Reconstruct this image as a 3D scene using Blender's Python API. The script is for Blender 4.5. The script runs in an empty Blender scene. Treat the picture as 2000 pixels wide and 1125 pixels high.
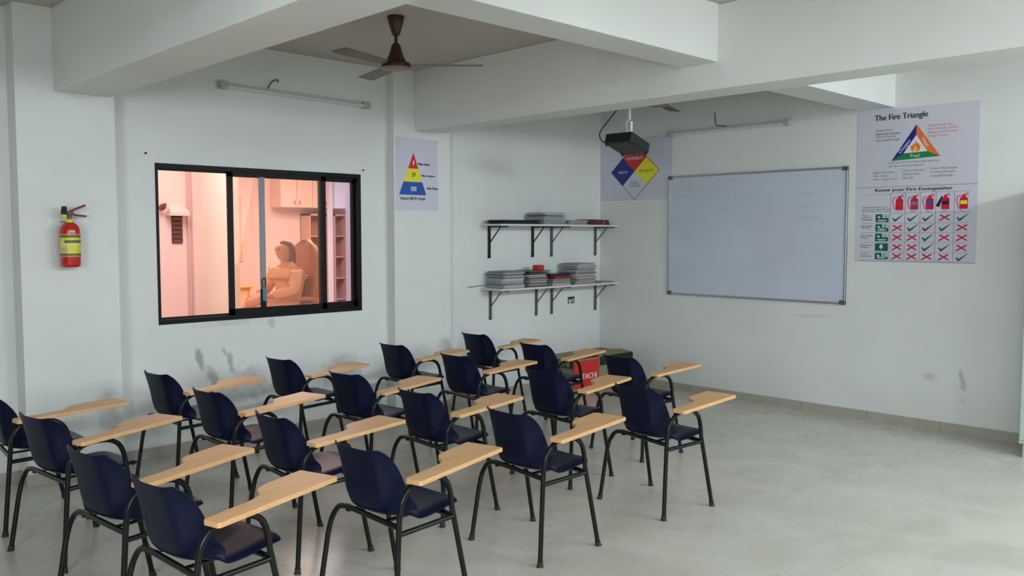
import bpy, bmesh, math, random
from mathutils import Vector, Matrix
random.seed(7)
S = bpy.context.scene
COL = S.collection
R = math.radians

# ------------------------------------------------------------------ camera
H = 1.6
XR, YL = 7.337, 6.153            # whiteboard wall (x) and window wall (y)
ZC = 3.02                        # slab ceiling
cam_d = bpy.data.cameras.new('camera'); cam = bpy.data.objects.new('camera', cam_d); COL.objects.link(cam)
cam_d.sensor_width = 36.0
cam_d.lens = 36.0 * 1684.0 / 2000.0
cam.location = (0, 0, H)
cam.rotation_euler = (R(90) - math.atan(105.5 / 1684.0), 0, R(45.8 - 90))
cam_d.clip_start = 0.05
S.camera = cam

# ------------------------------------------------------------------ world, light, exposure
S.view_settings.view_transform = 'Standard'
S.view_settings.look = 'None'
S.view_settings.gamma = 1.0
S.view_settings.exposure = 0.0
S.view_settings.use_curve_mapping = False
w = bpy.data.worlds.new('world'); S.world = w; w.use_nodes = True
w.node_tree.nodes['Background'].inputs[0].default_value = (0.75, 0.85, 1.0, 1)
w.node_tree.nodes['Background'].inputs[1].default_value = 0.3

def area(name, loc, rot, sx, sy, power, color):
    d = bpy.data.lights.new(name, 'AREA'); d.shape = 'RECTANGLE'; d.size = sx; d.size_y = sy
    d.energy = power; d.color = color
    o = bpy.data.objects.new(name, d); COL.objects.link(o); o.location = loc; o.rotation_euler = rot
    return o
XB, YB = -2.8, -1.7              # walls behind the camera
# daylight entering through the windows behind the camera
area('daylight_side', (5.3, YB + 0.36, 1.80), (R(66), 0, 0), 3.4, 1.6, 42, (0.83, 0.94, 1.0))
area('daylight_side', (0.9, YB + 0.36, 1.80), (R(66), 0, 0), 3.4, 1.6, 14, (0.83, 0.94, 1.0))
area('daylight_back', (XB + 0.36, -0.3, 1.80), (R(68), 0, R(-90)), 2.4, 1.6, 185, (0.83, 0.94, 1.0))
# clerestory strips above those windows
area('clerestory_side', (5.3, YB + 0.03, 2.81), (R(85), 0, 0), 3.4, 0.28, 150, (0.84, 0.95, 1.0))
area('clerestory_side', (0.9, YB + 0.03, 2.81), (R(85), 0, 0), 3.4, 0.28, 106, (0.84, 0.95, 1.0))
area('clerestory_back', (XB + 0.03, -0.3, 2.74), (R(90), 0, R(-90)), 2.4, 0.30, 6, (0.88, 0.96, 1.0))
# lamps in the light well and in the office across
area('well_lamp', (3.1, 7.7, 2.95), (0, 0, 0), 1.4, 1.4, 56, (1.0, 0.92, 0.93))
area('office_lamp', (6.8, 10.6, 2.93), (0, 0, 0), 2.4, 2.4, 200, (1.0, 0.92, 0.92))

# ------------------------------------------------------------------ materials
MATS = {}
def mat(name, col, rough=0.5, metal=0.0, spec=0.5, noise=None, bump=None, emit=None, coat=0.0):
    if name in MATS: return MATS[name]
    m = bpy.data.materials.new(name); m.use_nodes = True
    nt = m.node_tree; b = nt.nodes['Principled BSDF']
    b.inputs['Base Color'].default_value = (*col, 1); b.inputs['Roughness'].default_value = rough
    b.inputs['Metallic'].default_value = metal; b.inputs['Specular IOR Level'].default_value = spec
    b.inputs['Coat Weight'].default_value = coat
    if noise or bump:
        tc = nt.nodes.new('ShaderNodeTexCoord')
    if noise:                      # (scale, amount, stretch)
        sc, amt, st = noise
        mp = nt.nodes.new('ShaderNodeMapping'); mp.inputs['Scale'].default_value = st
        nz = nt.nodes.new('ShaderNodeTexNoise'); nz.inputs['Scale'].default_value = sc; nz.inputs['Detail'].default_value = 5
        rp = nt.nodes.new('ShaderNodeMapRange'); rp.inputs['From Min'].default_value = 0.3; rp.inputs['From Max'].default_value = 0.7
        rp.inputs['To Min'].default_value = 1 - amt; rp.inputs['To Max'].default_value = 1 + amt
        mx = nt.nodes.new('ShaderNodeVectorMath'); mx.operation = 'SCALE'; mx.inputs[0].default_value = col
        nt.links.new(tc.outputs['Object'], mp.inputs['Vector']); nt.links.new(mp.outputs[0], nz.inputs['Vector'])
        nt.links.new(nz.outputs['Fac'], rp.inputs['Value']); nt.links.new(rp.outputs[0], mx.inputs['Scale'])
        nt.links.new(mx.outputs[0], b.inputs['Base Color'])
    if bump:
        sc, st = bump
        nz = nt.nodes.new('ShaderNodeTexNoise'); nz.inputs['Scale'].default_value = sc; nz.inputs['Detail'].default_value = 4
        bp = nt.nodes.new('ShaderNodeBump'); bp.inputs['Strength'].default_value = st; bp.inputs['Distance'].default_value = 0.002
        nt.links.new(tc.outputs['Object'], nz.inputs['Vector']); nt.links.new(nz.outputs['Fac'], bp.inputs['Height'])
        nt.links.new(bp.outputs[0], b.inputs['Normal'])
    MATS[name] = m
    return m

def wall_mat(name, col, spots=(), warm=None):
    """plaster with soft mottling; spots = (centre, half sizes, strength, lean)"""
    m = bpy.data.materials.new(name); m.use_nodes = True; nt = m.node_tree; L = nt.links; N = nt.nodes.new
    b = nt.nodes['Principled BSDF']; b.inputs['Roughness'].default_value = 0.55; b.inputs['Specular IOR Level'].default_value = 0.35
    g = N('ShaderNodeNewGeometry')
    nz = N('ShaderNodeTexNoise'); nz.inputs['Scale'].default_value = 1.6; nz.inputs['Detail'].default_value = 6
    L.new(g.outputs['Position'], nz.inputs['Vector'])
    rp = N('ShaderNodeMapRange'); rp.inputs['From Min'].default_value = 0.3; rp.inputs['From Max'].default_value = 0.75
    rp.inputs['To Min'].default_value = 1.03; rp.inputs['To Max'].default_value = 0.95
    L.new(nz.outputs['Fac'], rp.inputs['Value']); cur = rp.outputs[0]
    n2 = N('ShaderNodeTexNoise'); n2.inputs['Scale'].default_value = 14; n2.inputs['Detail'].default_value = 5
    L.new(g.outputs['Position'], n2.inputs['Vector'])
    for c, s, k, lean in spots:
        sub = N('ShaderNodeVectorMath'); sub.operation = 'SUBTRACT'; sub.inputs[1].default_value = c
        L.new(g.outputs['Position'], sub.inputs[0])
        vr = N('ShaderNodeVectorRotate'); vr.rotation_type = 'AXIS_ANGLE'
        vr.inputs['Axis'].default_value = (0, 1, 0) if s[1] > 5 else (1, 0, 0); vr.inputs['Angle'].default_value = R(lean)
        L.new(sub.outputs[0], vr.inputs['Vector'])
        dv = N('ShaderNodeVectorMath'); dv.operation = 'DIVIDE'; dv.inputs[1].default_value = s
        L.new(vr.outputs[0], dv.inputs[0])
        ln = N('ShaderNodeVectorMath'); ln.operation = 'LENGTH'; L.new(dv.outputs[0], ln.inputs[0])
        ad = N('ShaderNodeMath'); ad.operation = 'MULTIPLY_ADD'; ad.inputs[1].default_value = 1.6; ad.inputs[2].default_value = -0.8
        L.new(n2.outputs['Fac'], ad.inputs[0])
        sm = N('ShaderNodeMath'); sm.operation = 'ADD'; L.new(ad.outputs[0], sm.inputs[0]); L.new(ln.outputs['Value'], sm.inputs[1])
        mr = N('ShaderNodeMapRange'); mr.interpolation_type = 'SMOOTHSTEP'
        mr.inputs['From Min'].default_value = 0.3; mr.inputs['From Max'].default_value = 1.1
        mr.inputs['To Min'].default_value = 1 - k; mr.inputs['To Max'].default_value = 1.0
        L.new(sm.outputs[0], mr.inputs['Value'])
        mu = N('ShaderNodeMath'); mu.operation = 'MULTIPLY'; L.new(cur, mu.inputs[0]); L.new(mr.outputs[0], mu.inputs[1]); cur = mu.outputs[0]
    sc = N('ShaderNodeVectorMath'); sc.operation = 'SCALE'; sc.inputs[0].default_value = col
    L.new(cur, sc.inputs['Scale']); L.new(sc.outputs[0], b.inputs['Base Color'])
    bp = N('ShaderNodeBump'); bp.inputs['Strength'].default_value = 0.15; bp.inputs['Distance'].default_value = 0.004
    L.new(n2.outputs['Fac'], bp.inputs['Height']); L.new(bp.outputs[0], b.inputs['Normal'])
    return m

WCOL = (0.72, 0.735, 0.715)
M_wall_window = wall_mat('plaster_window_wall', WCOL, [
    ((2.76, YL, 0.68), (0.035, 9, 0.13), 0.45, 14), ((2.86, YL, 0.53), (0.05, 9, 0.13), 0.38, 30),
    ((3.0, YL, 0.62), (0.03, 9, 0.09), 0.40, 8), ((2.95, YL, 0.72), (0.02, 9, 0.05), 0.35, 20),
    ((3.15, YL, 0.45), (0.20, 9, 0.17), 0.30, 0), ((2.05, YL - .17, 0.40), (0.10, 9, 0.20), 0.22, 0), ((2.35, YL, 0.35), (0.3, 9, 0.2), 0.12, 0),
    ((3.95, YL, 0.42), (0.25, 9, 0.18), 0.22, 0), ((4.75, YL, 0.5), (0.22, 9, 0.14), 0.16, 0), ((3.0, YL, 0.93), (0.3, 9, 0.035), 0.15, 0),
    ((3.35, YL, 0.90), (0.04, 9, 0.05), 0.25, 0), ((5.35, YL, 0.55), (0.12, 9, 0.2), 0.12, 0)])
M_wall_board = wall_mat('plaster_board_wall', WCOL, [
    ((XR, 2.385, 0.42), (9, 0.035, 0.10), 0.30, 6), ((XR, 2.63, 0.43), (9, 0.06, 0.04), 0.22, 0),
    ((XR, 2.38, 0.27), (9, 0.025, 0.03), 0.22, 0), ((XR, 3.72, 0.86), (9, 0.28, 0.016), 0.14, 2),
    ((XR, 5.5, 0.25), (9, 0.2, 0.25), 0.12, 0)])
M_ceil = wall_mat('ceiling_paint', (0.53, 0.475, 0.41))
M_rear = wall_mat('rear_wall_bounce_tint', (0.22, 0.17, 0.12))  # unseen rear walls, coloured dark and warm to dim and tint bounced light
M_beam = wall_mat('beam_paint', (0.74, 0.745, 0.72))
M_pink = wall_mat('pink_paint', (0.80, 0.55, 0.50))
M_plat = mat('platform_tile', (0.5, 0.4, 0.33), .5)
M_cream = wall_mat('cream_paint', (0.88, 0.76, 0.64))

def floor_mat():
    m = bpy.data.materials.new('vitrified_floor'); m.use_nodes = True; nt = m.node_tree; L = nt.links; N = nt.nodes.new
    b = nt.nodes['Principled BSDF']; g = N('ShaderNodeNewGeometry')
    nz = N('ShaderNodeTexNoise'); nz.inputs['Scale'].default_value = 2.2; nz.inputs['Detail'].default_value = 8; nz.inputs['Distortion'].default_value = 1.2
    L.new(g.outputs['Position'], nz.inputs['Vector'])
    cr = N('ShaderNodeValToRGB'); e = cr.color_ramp.elements
    e[0].position = 0.3; e[0].color = (0.50, 0.48, 0.415, 1); e[1].position = 0.72; e[1].color = (0.60, 0.585, 0.52, 1)
    L.new(nz.outputs['Fac'], cr.inputs['Fac'])
    br = N('ShaderNodeTexBrick'); br.offset = 0; br.inputs['Scale'].default_value = 1.0
    br.inputs['Brick Width'].default_value = 0.6; br.inputs['Row Height'].default_value = 0.6; br.inputs['Mortar Size'].default_value = 0.0015
    br.inputs['Color1'].default_value = (1, 1, 1, 1); br.inputs['Color2'].default_value = (0.97, 0.97, 0.97, 1); br.inputs['Mortar'].default_value = (0.86, 0.85, 0.83, 1)
    L.new(g.outputs['Position'], br.inputs['Vector'])
    mx = N('ShaderNodeMix'); mx.data_type = 'RGBA'; mx.blend_type = 'MULTIPLY'; mx.inputs[0].default_value = 1
    L.new(cr.outputs['Color'], mx.inputs[6]); L.new(br.outputs['Color'], mx.inputs[7]); L.new(mx.outputs[2], b.inputs['Base Color'])
    n3 = N('ShaderNodeTexNoise'); n3.inputs['Scale'].default_value = 3; n3.inputs['Detail'].default_value = 6
    L.new(g.outputs['Position'], n3.inputs['Vector'])
    mr = N('ShaderNodeMapRange'); mr.inputs['To Min'].default_value = 0.20; mr.inputs['To Max'].default_value = 0.36
    L.new(n3.outputs['Fac'], mr.inputs['Value']); L.new(mr.outputs[0], b.inputs['Roughness'])
    b.inputs['Specular IOR Level'].default_value = 0.5
    return m
M_floor = floor_mat()
M_skirt = mat('skirting_tile', (0.40, 0.37, 0.31), 0.35, noise=(6, 0.08, (1, 1, 1)))
M_blackmetal = mat('black_enamel_tube', (0.004, 0.004, 0.004), 0.25, 0, 0.35)
M_rubber = mat('black_rubber', (0.012, 0.012, 0.012), 0.7)
M_shell = mat('navy_plastic', (0.0018, 0.0042, 0.022), 0.38, 0, 0.22, bump=(160, 0.25))
M_frame = mat('black_powder_coat', (0.003, 0.003, 0.003), 0.45, 0, 0.2)
M_white = mat('white_plastic', (0.75, 0.75, 0.72), 0.4)
M_alu = mat('brushed_aluminium', (0.45, 0.46, 0.48), 0.35, 0.8)
M_brown = mat('brown_enamel', (0.045, 0.012, 0.008), 0.35)
M_poster = mat('poster_vinyl', (0.60, 0.59, 0.68), 0.25)
def C3(r, g, b): return tuple(((c / 255 + 0.055) / 1.055) ** 2.4 if c > 10 else c / 255 / 12.92 for c in (r, g, b))
def ink(name, r, g, b): return mat('ink_' + name, C3(r, g, b), 0.3)
I_red = ink('red', 205, 35, 40); I_yel = ink('yellow', 232, 222, 40); I_blue = ink('blue', 30, 80, 170); I_navy = ink('navy', 25, 35, 130)
I_black = ink('black', 30, 30, 36); I_white = ink('white', 225, 225, 232); I_or = ink('orange', 235, 110, 50); I_green = ink('green', 20, 130, 70)
I_grey = ink('grey', 120, 122, 135); I_teal = ink('teal', 20, 90, 80); I_pale = ink('pale_green', 170, 205, 195); I_pink = ink('rose', 215, 120, 130)
I_crim = ink('crimson', 200, 20, 60); I_txt = ink('text', 75, 78, 95); I_gold = ink('gold', 250, 190, 40)

def wood_mat():
    m = bpy.data.materials.new('beech_laminate'); m.use_nodes = True; nt = m.node_tree; L = nt.links; N = nt.nodes.new
    b = nt.nodes['Principled BSDF']; b.inputs['Roughness'].default_value = 0.42
    tc = N('ShaderNodeTexCoord'); mp = N('ShaderNodeMapping'); mp.inputs['Scale'].default_value = (2.5, 40, 40)
    nz = N('ShaderNodeTexNoise'); nz.inputs['Scale'].default_value = 1.5; nz.inputs['Detail'].default_value = 6
    cr = N('ShaderNodeValToRGB'); e = cr.color_ramp.elements
    e[0].position = 0.3; e[0].color = (0.62, 0.33, 0.14, 1); e[1].position = 0.7; e[1].color = (0.74, 0.43, 0.195, 1)
    L.new(tc.outputs['Object'], mp.inputs['Vector']); L.new(mp.outputs[0], nz.inputs['Vector']); L.new(nz.outputs['Fac'], cr.inputs['Fac']); L.new(cr.outputs['Color'], b.inputs['Base Color'])
    return m
M_wood = wood_mat()

# ------------------------------------------------------------------ mesh helpers
class MB:
    def __init__(s): s.v = []; s.f = []; s.mi = []; s.sm = []; s.mats = []
    def m(s, material):
        if material not in s.mats: s.mats.append(material)
        return s.mats.index(material)
    def add(s, vs, fs, material, smooth=False, M=None):
        o = len(s.v); k = s.m(material)
        for p in vs:
            p = Vector(p); s.v.append(tuple(M @ p) if M else tuple(p))
        for f in fs: s.f.append([i + o for i in f]); s.mi.append(k); s.sm.append(smooth)
        return s
    def box(s, a, b, material, M=None, bev=0.0):
        x0, y0, z0 = [min(a[i], b[i]) for i in range(3)]; x1, y1, z1 = [max(a[i], b[i]) for i in range(3)]
        if bev <= 0:
            vs = [(x0, y0, z0), (x1, y0, z0), (x1, y1, z0), (x0, y1, z0), (x0, y0, z1), (x1, y0, z1), (x1, y1, z1), (x0, y1, z1)]
            fs = [(0, 3, 2, 1), (4, 5, 6, 7), (0, 1, 5, 4), (1, 2, 6, 5), (2, 3, 7, 6), (3, 0, 4, 7)]
            return s.add(vs, fs, material, False, M)
        bm = bmesh.new(); bmesh.ops.create_cube(bm, size=1)
        for v in bm.verts: v.co = Vector(((x0 + x1) / 2 + v.co.x * (x1 - x0), (y0 + y1) / 2 + v.co.y * (y1 - y0), (z0 + z1) / 2 + v.co.z * (z1 - z0)))
        bmesh.ops.bevel(bm, geom=bm.edges[:], offset=bev, segments=2, affect='EDGES', profile=0.5)
        bm.verts.index_update()
        s.add([v.co.copy() for v in bm.verts], [[v.index for v in f.verts] for f in bm.faces], material, False, M); bm.free()
        return s
    def tube(s, pts, r, material, seg=10, M=None, caps=True, radii=None, flat=1.0):
        pts = [Vector(p) for p in pts]; n = len(pts); rings = []
        t0 = (pts[1] - pts[0]).normalized(); up = Vector((0, 0, 1)) if abs(t0.z) < 0.9 else Vector((1, 0, 0))
        nrm = t0.cross(up).normalized()
        for i in range(n):
            if i == 0: t = t0
            elif i == n - 1: t = (pts[i] - pts[i - 1]).normalized()
            else: t = ((pts[i] - pts[i - 1]).normalized() + (pts[i + 1] - pts[i]).normalized()).normalized()
            nrm = (nrm - t * nrm.dot(t)).normalized(); bn = t.cross(nrm)
            rr = radii[i] if radii else r
            rings.append([pts[i] + nrm * math.cos(2 * math.pi * k / seg) * rr + bn * math.sin(2 * math.pi * k / seg) * rr * flat for k in range(seg)])
        vs = [p for ring in rings for p in ring]; fs = []
        for i in range(n - 1):
            for k in range(seg):
                a = i * seg + k; b = i * seg + (k + 1) % seg
                fs.append((a, b, b + seg, a + seg))
        s.add(vs, fs, material, True, M)
        if caps:
            s.add(rings[0], [tuple(reversed(range(seg)))], material, False, M); s.add(rings[-1], [tuple(range(seg))], material, False, M)
        return s
    def lathe(s, prof, material, seg=28, M=None, smooth=True):
        vs = []; fs = []
        for r, z in prof:
            for k in range(seg):
                a = 2 * math.pi * k / seg; vs.append((r * math.cos(a), r * math.sin(a), z))
        for i in range(len(prof) - 1):
            for k in range(seg):
                a = i * seg + k; b = i * seg + (k + 1) % seg; fs.append((a, b, b + seg, a + seg))
        s.add(vs, fs, material, smooth, M)
        s.add([vs[k] for k in range(seg)], [tuple(reversed(range(seg)))], material, False, M)
        n = (len(prof) - 1) * seg; s.add([vs[n + k] for k in range(seg)], [tuple(range(seg))], material, False, M)
        return s
    def prism(s, outline, z0, z1, material, M=None):
        n = len(outline)
        vs = [(x, y, z0) for x, y in outline] + [(x, y, z1) for x, y in outline]
        fs = [tuple(reversed(range(n))), tuple(range(n, 2 * n))] + [(i, (i + 1) % n, n + (i + 1) % n, n + i) for i in range(n)]
        return s.add(vs, fs, material, False, M)
    def build(s, name, parent=None, sharp=None):
        me = bpy.data.meshes.new(name); me.from_pydata(s.v, [], s.f)
        for m_ in s.mats: me.materials.append(m_)
        me.polygons.foreach_set('material_index', s.mi); me.polygons.foreach_set('use_smooth', s.sm); me.update()
        o = bpy.data.objects.new(name, me); COL.objects.link(o)
        if parent: o.parent = parent
        return o

def tag(o, label=None, cat=None, group=None, kind=None):
    if label: o['label'] = label
    if cat: o['category'] = cat
    if group: o['group'] = group
    if kind: o['kind'] = kind
    return o
def empty(name, loc=(0, 0, 0), rz=0):
    o = bpy.data.objects.new(name, None); o.empty_display_size = 0.1; COL.objects.link(o); o.location = loc; o.rotation_euler = (0, 0, rz)
    return o
def struct(name, mb): return tag(mb.build(name), kind='structure')
def arc(p0, p1, p2, n=6):
    p0, p1, p2 = Vector(p0), Vector(p1), Vector(p2)
    return [(1 - t) ** 2 * p0 + 2 * t * (1 - t) * p1 + t * t * p2 for t in [i / n for i in range(n + 1)]]
def smoothpath(pts, n=5):
    """catmull-rom through points"""
    P = [Vector(p) for p in pts]; P = [2 * P[0] - P[1]] + P + [2 * P[-1] - P[-2]]; out = []
    for i in range(1, len(P) - 2):
        for k in range(n):
            t = k / n; a, b, c, d = P[i - 1], P[i], P[i + 1], P[i + 2]
            out.append(0.5 * ((2 * b) + (c - a) * t + (2 * a - 5 * b + 4 * c - d) * t * t + (-a + 3 * b - 3 * c + d) * t ** 3))
    out.append(P[-2]); return out
def copy_tree(o, parent=None):
    c = o.copy(); COL.objects.link(c); c.parent = parent
    for ch in list(o.children): copy_tree(ch, c)
    return c

# flat artwork on a surface: origin O (top left), U right, V down, N outwards
_txt = {}
def text_mesh(body):
    if body not in _txt:
        cu = bpy.data.curves.new('lettering', 'FONT'); cu.body = body; cu.resolution_u = 3
        ob = bpy.data.objects.new('lettering', cu); COL.objects.link(ob)
        dg = bpy.context.evaluated_depsgraph_get(); dg.update()
        me = bpy.data.meshes.new_from_object(ob.evaluated_get(dg))
        vs = [tuple(v.co) for v in me.vertices]; fs = [tuple(p.vertices) for p in me.polygons]
        bpy.data.objects.remove(ob); bpy.data.meshes.remove(me)
        _txt[body] = (vs, fs)
    return _txt[body]
class Art:
    def __init__(s, O, U, V, N, W, Hh): s.O = Vector(O); s.U = Vector(U); s.V = Vector(V); s.N = Vector(N); s.W = W; s.H = Hh; s.mb = MB(); s.auto = None
    def p(s, u, v, l): return s.O + s.U * (u * s.W) + s.V * (v * s.H) + s.N * (0.0006 * l)
    def poly(s, pts, m, l=1):
        s.mb.add([s.p(u, v, l) for u, v in pts], [tuple(range(len(pts)))], m); return s
    def line(s, a, b, wd, m, l=2):
        ax, ay = a[0] * s.W, a[1] * s.H; bx, by = b[0] * s.W, b[1] * s.H
        L_ = math.hypot(bx - ax, by - ay) or 1; nx, ny = -(by - ay) / L_ * wd / 2, (bx - ax) / L_ * wd / 2
        q = [(ax + nx, ay + ny), (bx + nx, by + ny), (bx - nx, by - ny), (ax - nx, ay - ny)]
        return s.poly([(x / s.W, y / s.H) for x, y in q], m, l)
    def text(s, body, u, v, width, height, m, l=3, rot=0.0, bold=0.0):
        """centred on (u,v); width/height in metres of the capital line"""
        vs, fs = text_mesh(body)
        if not vs: return s
        x0 = min(p[0] for p in vs); x1 = max(p[0] for p in vs); y0 = min(p[1] for p in vs); y1 = max(p[1] for p in vs)
        sx = width / (x1 - x0); sy = height / (y1 - y0); c, sn = math.cos(rot), math.sin(rot); out = []
        for rep in ((0, -1, 1) if bold else (0,)):
            out = []
            for p in vs:
                X = (p[0] - (x0 + x1) / 2) * sx + rep * bold; Y = (p[1] - (y0 + y1) / 2) * sy
                out.append(s.O + s.U * (u * s.W + c * X - sn * Y) - s.V * (-(v * s.H) + sn * X + c * Y) + s.N * (0.0006 * l + 0.0001 * rep))
            s.mb.add(out, fs, m)
        if s.auto: s.flush()
        return s
    def flush(s, name='lettering'):
        s.mb.build(name, s.auto); s.mb = MB()

# ------------------------------------------------------------------ the setting
b = MB(); b.box((XB - .2, YB - .2, -0.15), (XR + .2, YL, 0), M_floor); struct('floor', b)
b = MB(); b.box((XB - .2, YB - .2, ZC), (XR + .2, YL + .02, ZC + .15), M_ceil); struct('ceiling', b)
WX0, WX1, WZ0, WZ1 = 2.464, 4.195, 0.95, 2.102
b = MB()
b.box((XB - .2, YL, -.15), (WX0, YL + .23, ZC + .15), M_wall_window); b.box((WX1, YL, -.15), (XR + .2, YL + .23, ZC + .15), M_wall_window)
b.box((WX0, YL, -.15), (WX1, YL + .23, WZ0), M_wall_window); b.box((WX0, YL, WZ1), (WX1, YL + .23, ZC + .15), M_wall_window)
struct('wall_left', b)
b = MB(); b.box((XR, YB - .2, -.15), (XR + .2, YL, ZC + .15), M_wall_board); struct('wall_front', b)
# walls behind the camera with their window openings
def holed(axis, pos, th, a0, a1, holes, m, name):
    b = MB(); xs = a0
    def bx(p, q, z0, z1):
        if axis == 'y': b.box((p, pos - th, z0), (q, pos, z1), m)
        else: b.box((pos - th, p, z0), (pos, q, z1), m)
    for h0, h1, z0, z1 in holes:
        bx(xs, h0, -.15, ZC + .15); bx(h0, h1, -.15, z0); bx(h0, h1, z1, ZC + .15); xs = h1
    bx(xs, a1, -.15, ZC + .15); struct(name, b)
holed('y', YB, .2, XB - .2, XR + .2, [(-.8, 2.6, 0.95, 2.97), (3.6, 7.0, 0.95, 2.97)], M_rear, 'wall_right')
holed('x', XB, .2, YB, YL, [(-1.2, 2.4, 0.95, 2.97)], M_rear, 'wall_back')
# pillars on the window wall
P1, P2 = 0.17, 0.10
b = MB(); b.box((1.55, YL - P1, 0), (2.14, YL, ZC), M_wall_window); struct('trim_1', b)
b = MB(); b.box((4.47, YL - P2, 0), (5.10, YL, ZC), M_wall_window); struct('trim_2', b)
# beams
b = MB(); b.box((1.77, YB, 2.50), (2.11, YL - P1, ZC), M_beam, bev=.006); struct('trim_3', b)
b = MB(); b.box((4.70, YB, 2.50), (4.98, YL - P2, ZC), M_beam, bev=.006); struct('trim_4', b)
b = MB(); b.box((2.11, 3.0, 2.665), (4.70, 3.27, ZC), M_beam, bev=.004); struct('trim_5', b)
b = MB(); b.box((4.98, 2.975, 2.65), (XR, 3.29, ZC), M_beam, bev=.004); struct('trim_6', b)
b = MB(); b.box((XB, 3.0, 2.665), (1.77, 3.27, ZC), M_beam); struct('trim_7', b)
b = MB(); b.box((-1.13, YB, 2.50), (-0.79, YL, ZC - .001), M_beam); struct('trim_9', b)  # unseen beam added behind the camera to shade beams and ceiling ahead
# skirting
SK = .075
b = MB()
for x0, x1, y in ((XB, 1.55, YL), (1.54, 2.15, YL - P1), (2.14, 4.47, YL), (4.46, 5.11, YL - P2), (5.10, XR, YL)):
    b.box((x0, y - .012, 0), (x1, y, SK), M_skirt)
for x, y0, y1 in ((1.55, YL - P1, YL), (4.47, YL - P2, YL)): b.box((x - .012, y0, 0), (x, y1, SK), M_skirt)
struct('baseboard_left', b)
b = MB(); y = YL - .012
while y > YB:
    y2 = max(y - .6, YB); b.box((XR - .012, y2 + .003, 0), (XR, y, SK), M_skirt); y = y2
struct('baseboard_front', b)

# ------------------------------------------------------------------ sliding window
win = tag(empty('window_1', (WX0, YL, WZ0)), kind='structure')
WW, WH = WX1 - WX0, WZ1 - WZ0
F = .034
b = MB()
b.box((0, -.004, 0), (WW, .11, F), M_frame); b.box((0, -.004, WH - F), (WW, .11, WH), M_frame)
b.box((0, -.004, F), (F * .6, .11, WH - F), M_frame); b.box((WW - F, -.004, F), (WW, .11, WH - F), M_frame)
for y in (.032, .07): b.box((.02, y, F), (WW - F, y + .004, F + .012), M_frame); b.box((.02, y, WH - F - .012), (WW - F, y + .004, WH - F), M_frame)
b.build('window_frame', win)
def glass_mat(name, col, mixg):
    m = bpy.data.materials.new(name); m.use_nodes = True; nt = m.node_tree; nt.nodes.remove(nt.nodes['Principled BSDF'])
    t = nt.nodes.new('ShaderNodeBsdfTransparent'); t.inputs[0].default_value = (*col, 1)
    g = nt.nodes.new('ShaderNodeBsdfGlossy'); g.inputs[0].default_value = (1, 1, 1, 1); g.inputs['Roughness'].default_value = 0.02
    x = nt.nodes.new('ShaderNodeMixShader'); fr = nt.nodes.new('ShaderNodeFresnel'); fr.inputs[0].default_value = 1.45
    mu = nt.nodes.new('ShaderNodeMath'); mu.operation = 'MULTIPLY'; mu.inputs[1].default_value = mixg
    nt.links.new(fr.outputs[0], mu.inputs[0]); nt.links.new(mu.outputs[0], x.inputs[0])
    nt.links.new(t.outputs[0], x.inputs[1]); nt.links.new(g.outputs[0], x.inputs[2]); nt.links.new(x.outputs[0], nt.nodes['Material Output'].inputs[0])
    return m
G_orange = glass_mat('orange_tinted_glass', (1.0, 0.90, 0.84), .8)
G_lilac = glass_mat('pale_tinted_glass', (0.90, 0.87, 0.98), .8)
def sash(x0, x1, y, gm, rails=(.048, .036), stile=(.042, .042)):
    s_ = MB(); z0, z1 = F, WH - F
    s_.box((x0, y, z0), (x0 + stile[0], y + .024, z1), M_frame); s_.box((x1 - stile[1], y, z0), (x1, y + .024, z1), M_frame)
    s_.box((x0, y, z0), (x1, y + .024, z0 + rails[0]), M_frame); s_.box((x0, y, z1 - rails[1]), (x1, y + .024, z1), M_frame)
    so = s_.build('sash', win)
    g_ = MB(); g_.box((x0 + stile[0], y + .010, z0 + rails[0]), (x1 - stile[1], y + .014, z1 - rails[1]), gm); g_.build('pane', so)
    return so
sA = sash(.545, 1.395, .006, G_orange)
sB = sash(1.355, WW - F, .044, G_lilac, stile=(.03, .02))
b = MB(); b.box((.80, .0, F + .19), (.845, .012, WH - F - .03), mat('grey_strip', (0.24, 0.27, 0.29), .5)); b.box((.80, .0, F + .03), (.845, .012, F + .19), M_frame); b.build('grey_mullion', sA)
b = MB(); b.tube(smoothpath([(.812, -.004, F + .20), (.808, -.008, F + .26), (.822, -.01, F + .275), (.836, -.008, F + .26), (.832, -.004, F + .20)], 4), .0035, M_frame, 6)
b.box((.808, -.014, F + .095), (.838, 0, F + .205), mat('blue_plastic', (0.02, 0.22, 0.33), .4), bev=.004); tag(b.build('latch', sA), 'blue latch with a black loop')

# ------------------------------------------------------------------ light well and office beyond the window
YW, YO = 9.0, 13.5
b = MB(); b.box((1.2, YW, -.15), (4.10, YW + .15, 3.15), M_pink); b.box((1.2, YL + .23, -.15), (1.35, YW, 3.15), M_pink); struct('wall_back', b)
b = MB(); b.box((4.10, 8.28, -.15), (4.16, YO, 3.15), M_cream); struct('wall_left', b)
b = MB(); b.box((4.16, YO, -.15), (11.2, YO + .15, 3.15), M_pink); b.box((11.05, YL + .23, -.15), (11.2, YO, 3.15), M_pink); struct('wall_back', b)
b = MB(); b.box((1.2, YL + .23, -.15), (11.2, YO, 0), mat('office_floor', (0.55, 0.42, 0.33), .4)); struct('floor', b)
b = MB(); b.box((1.2, YL + .23, 3.0), (11.2, YO, 3.15), M_cream); struct('ceiling', b)
b = MB(); b.box((8.30, YO - .30, 0), (8.41, YO, 3.0), M_cream); struct('trim_8', b)
b = MB(); b.box((4.16, 8.4, 0), (11.05, YO - .31, .10), M_plat); struct('floor', b)
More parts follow.
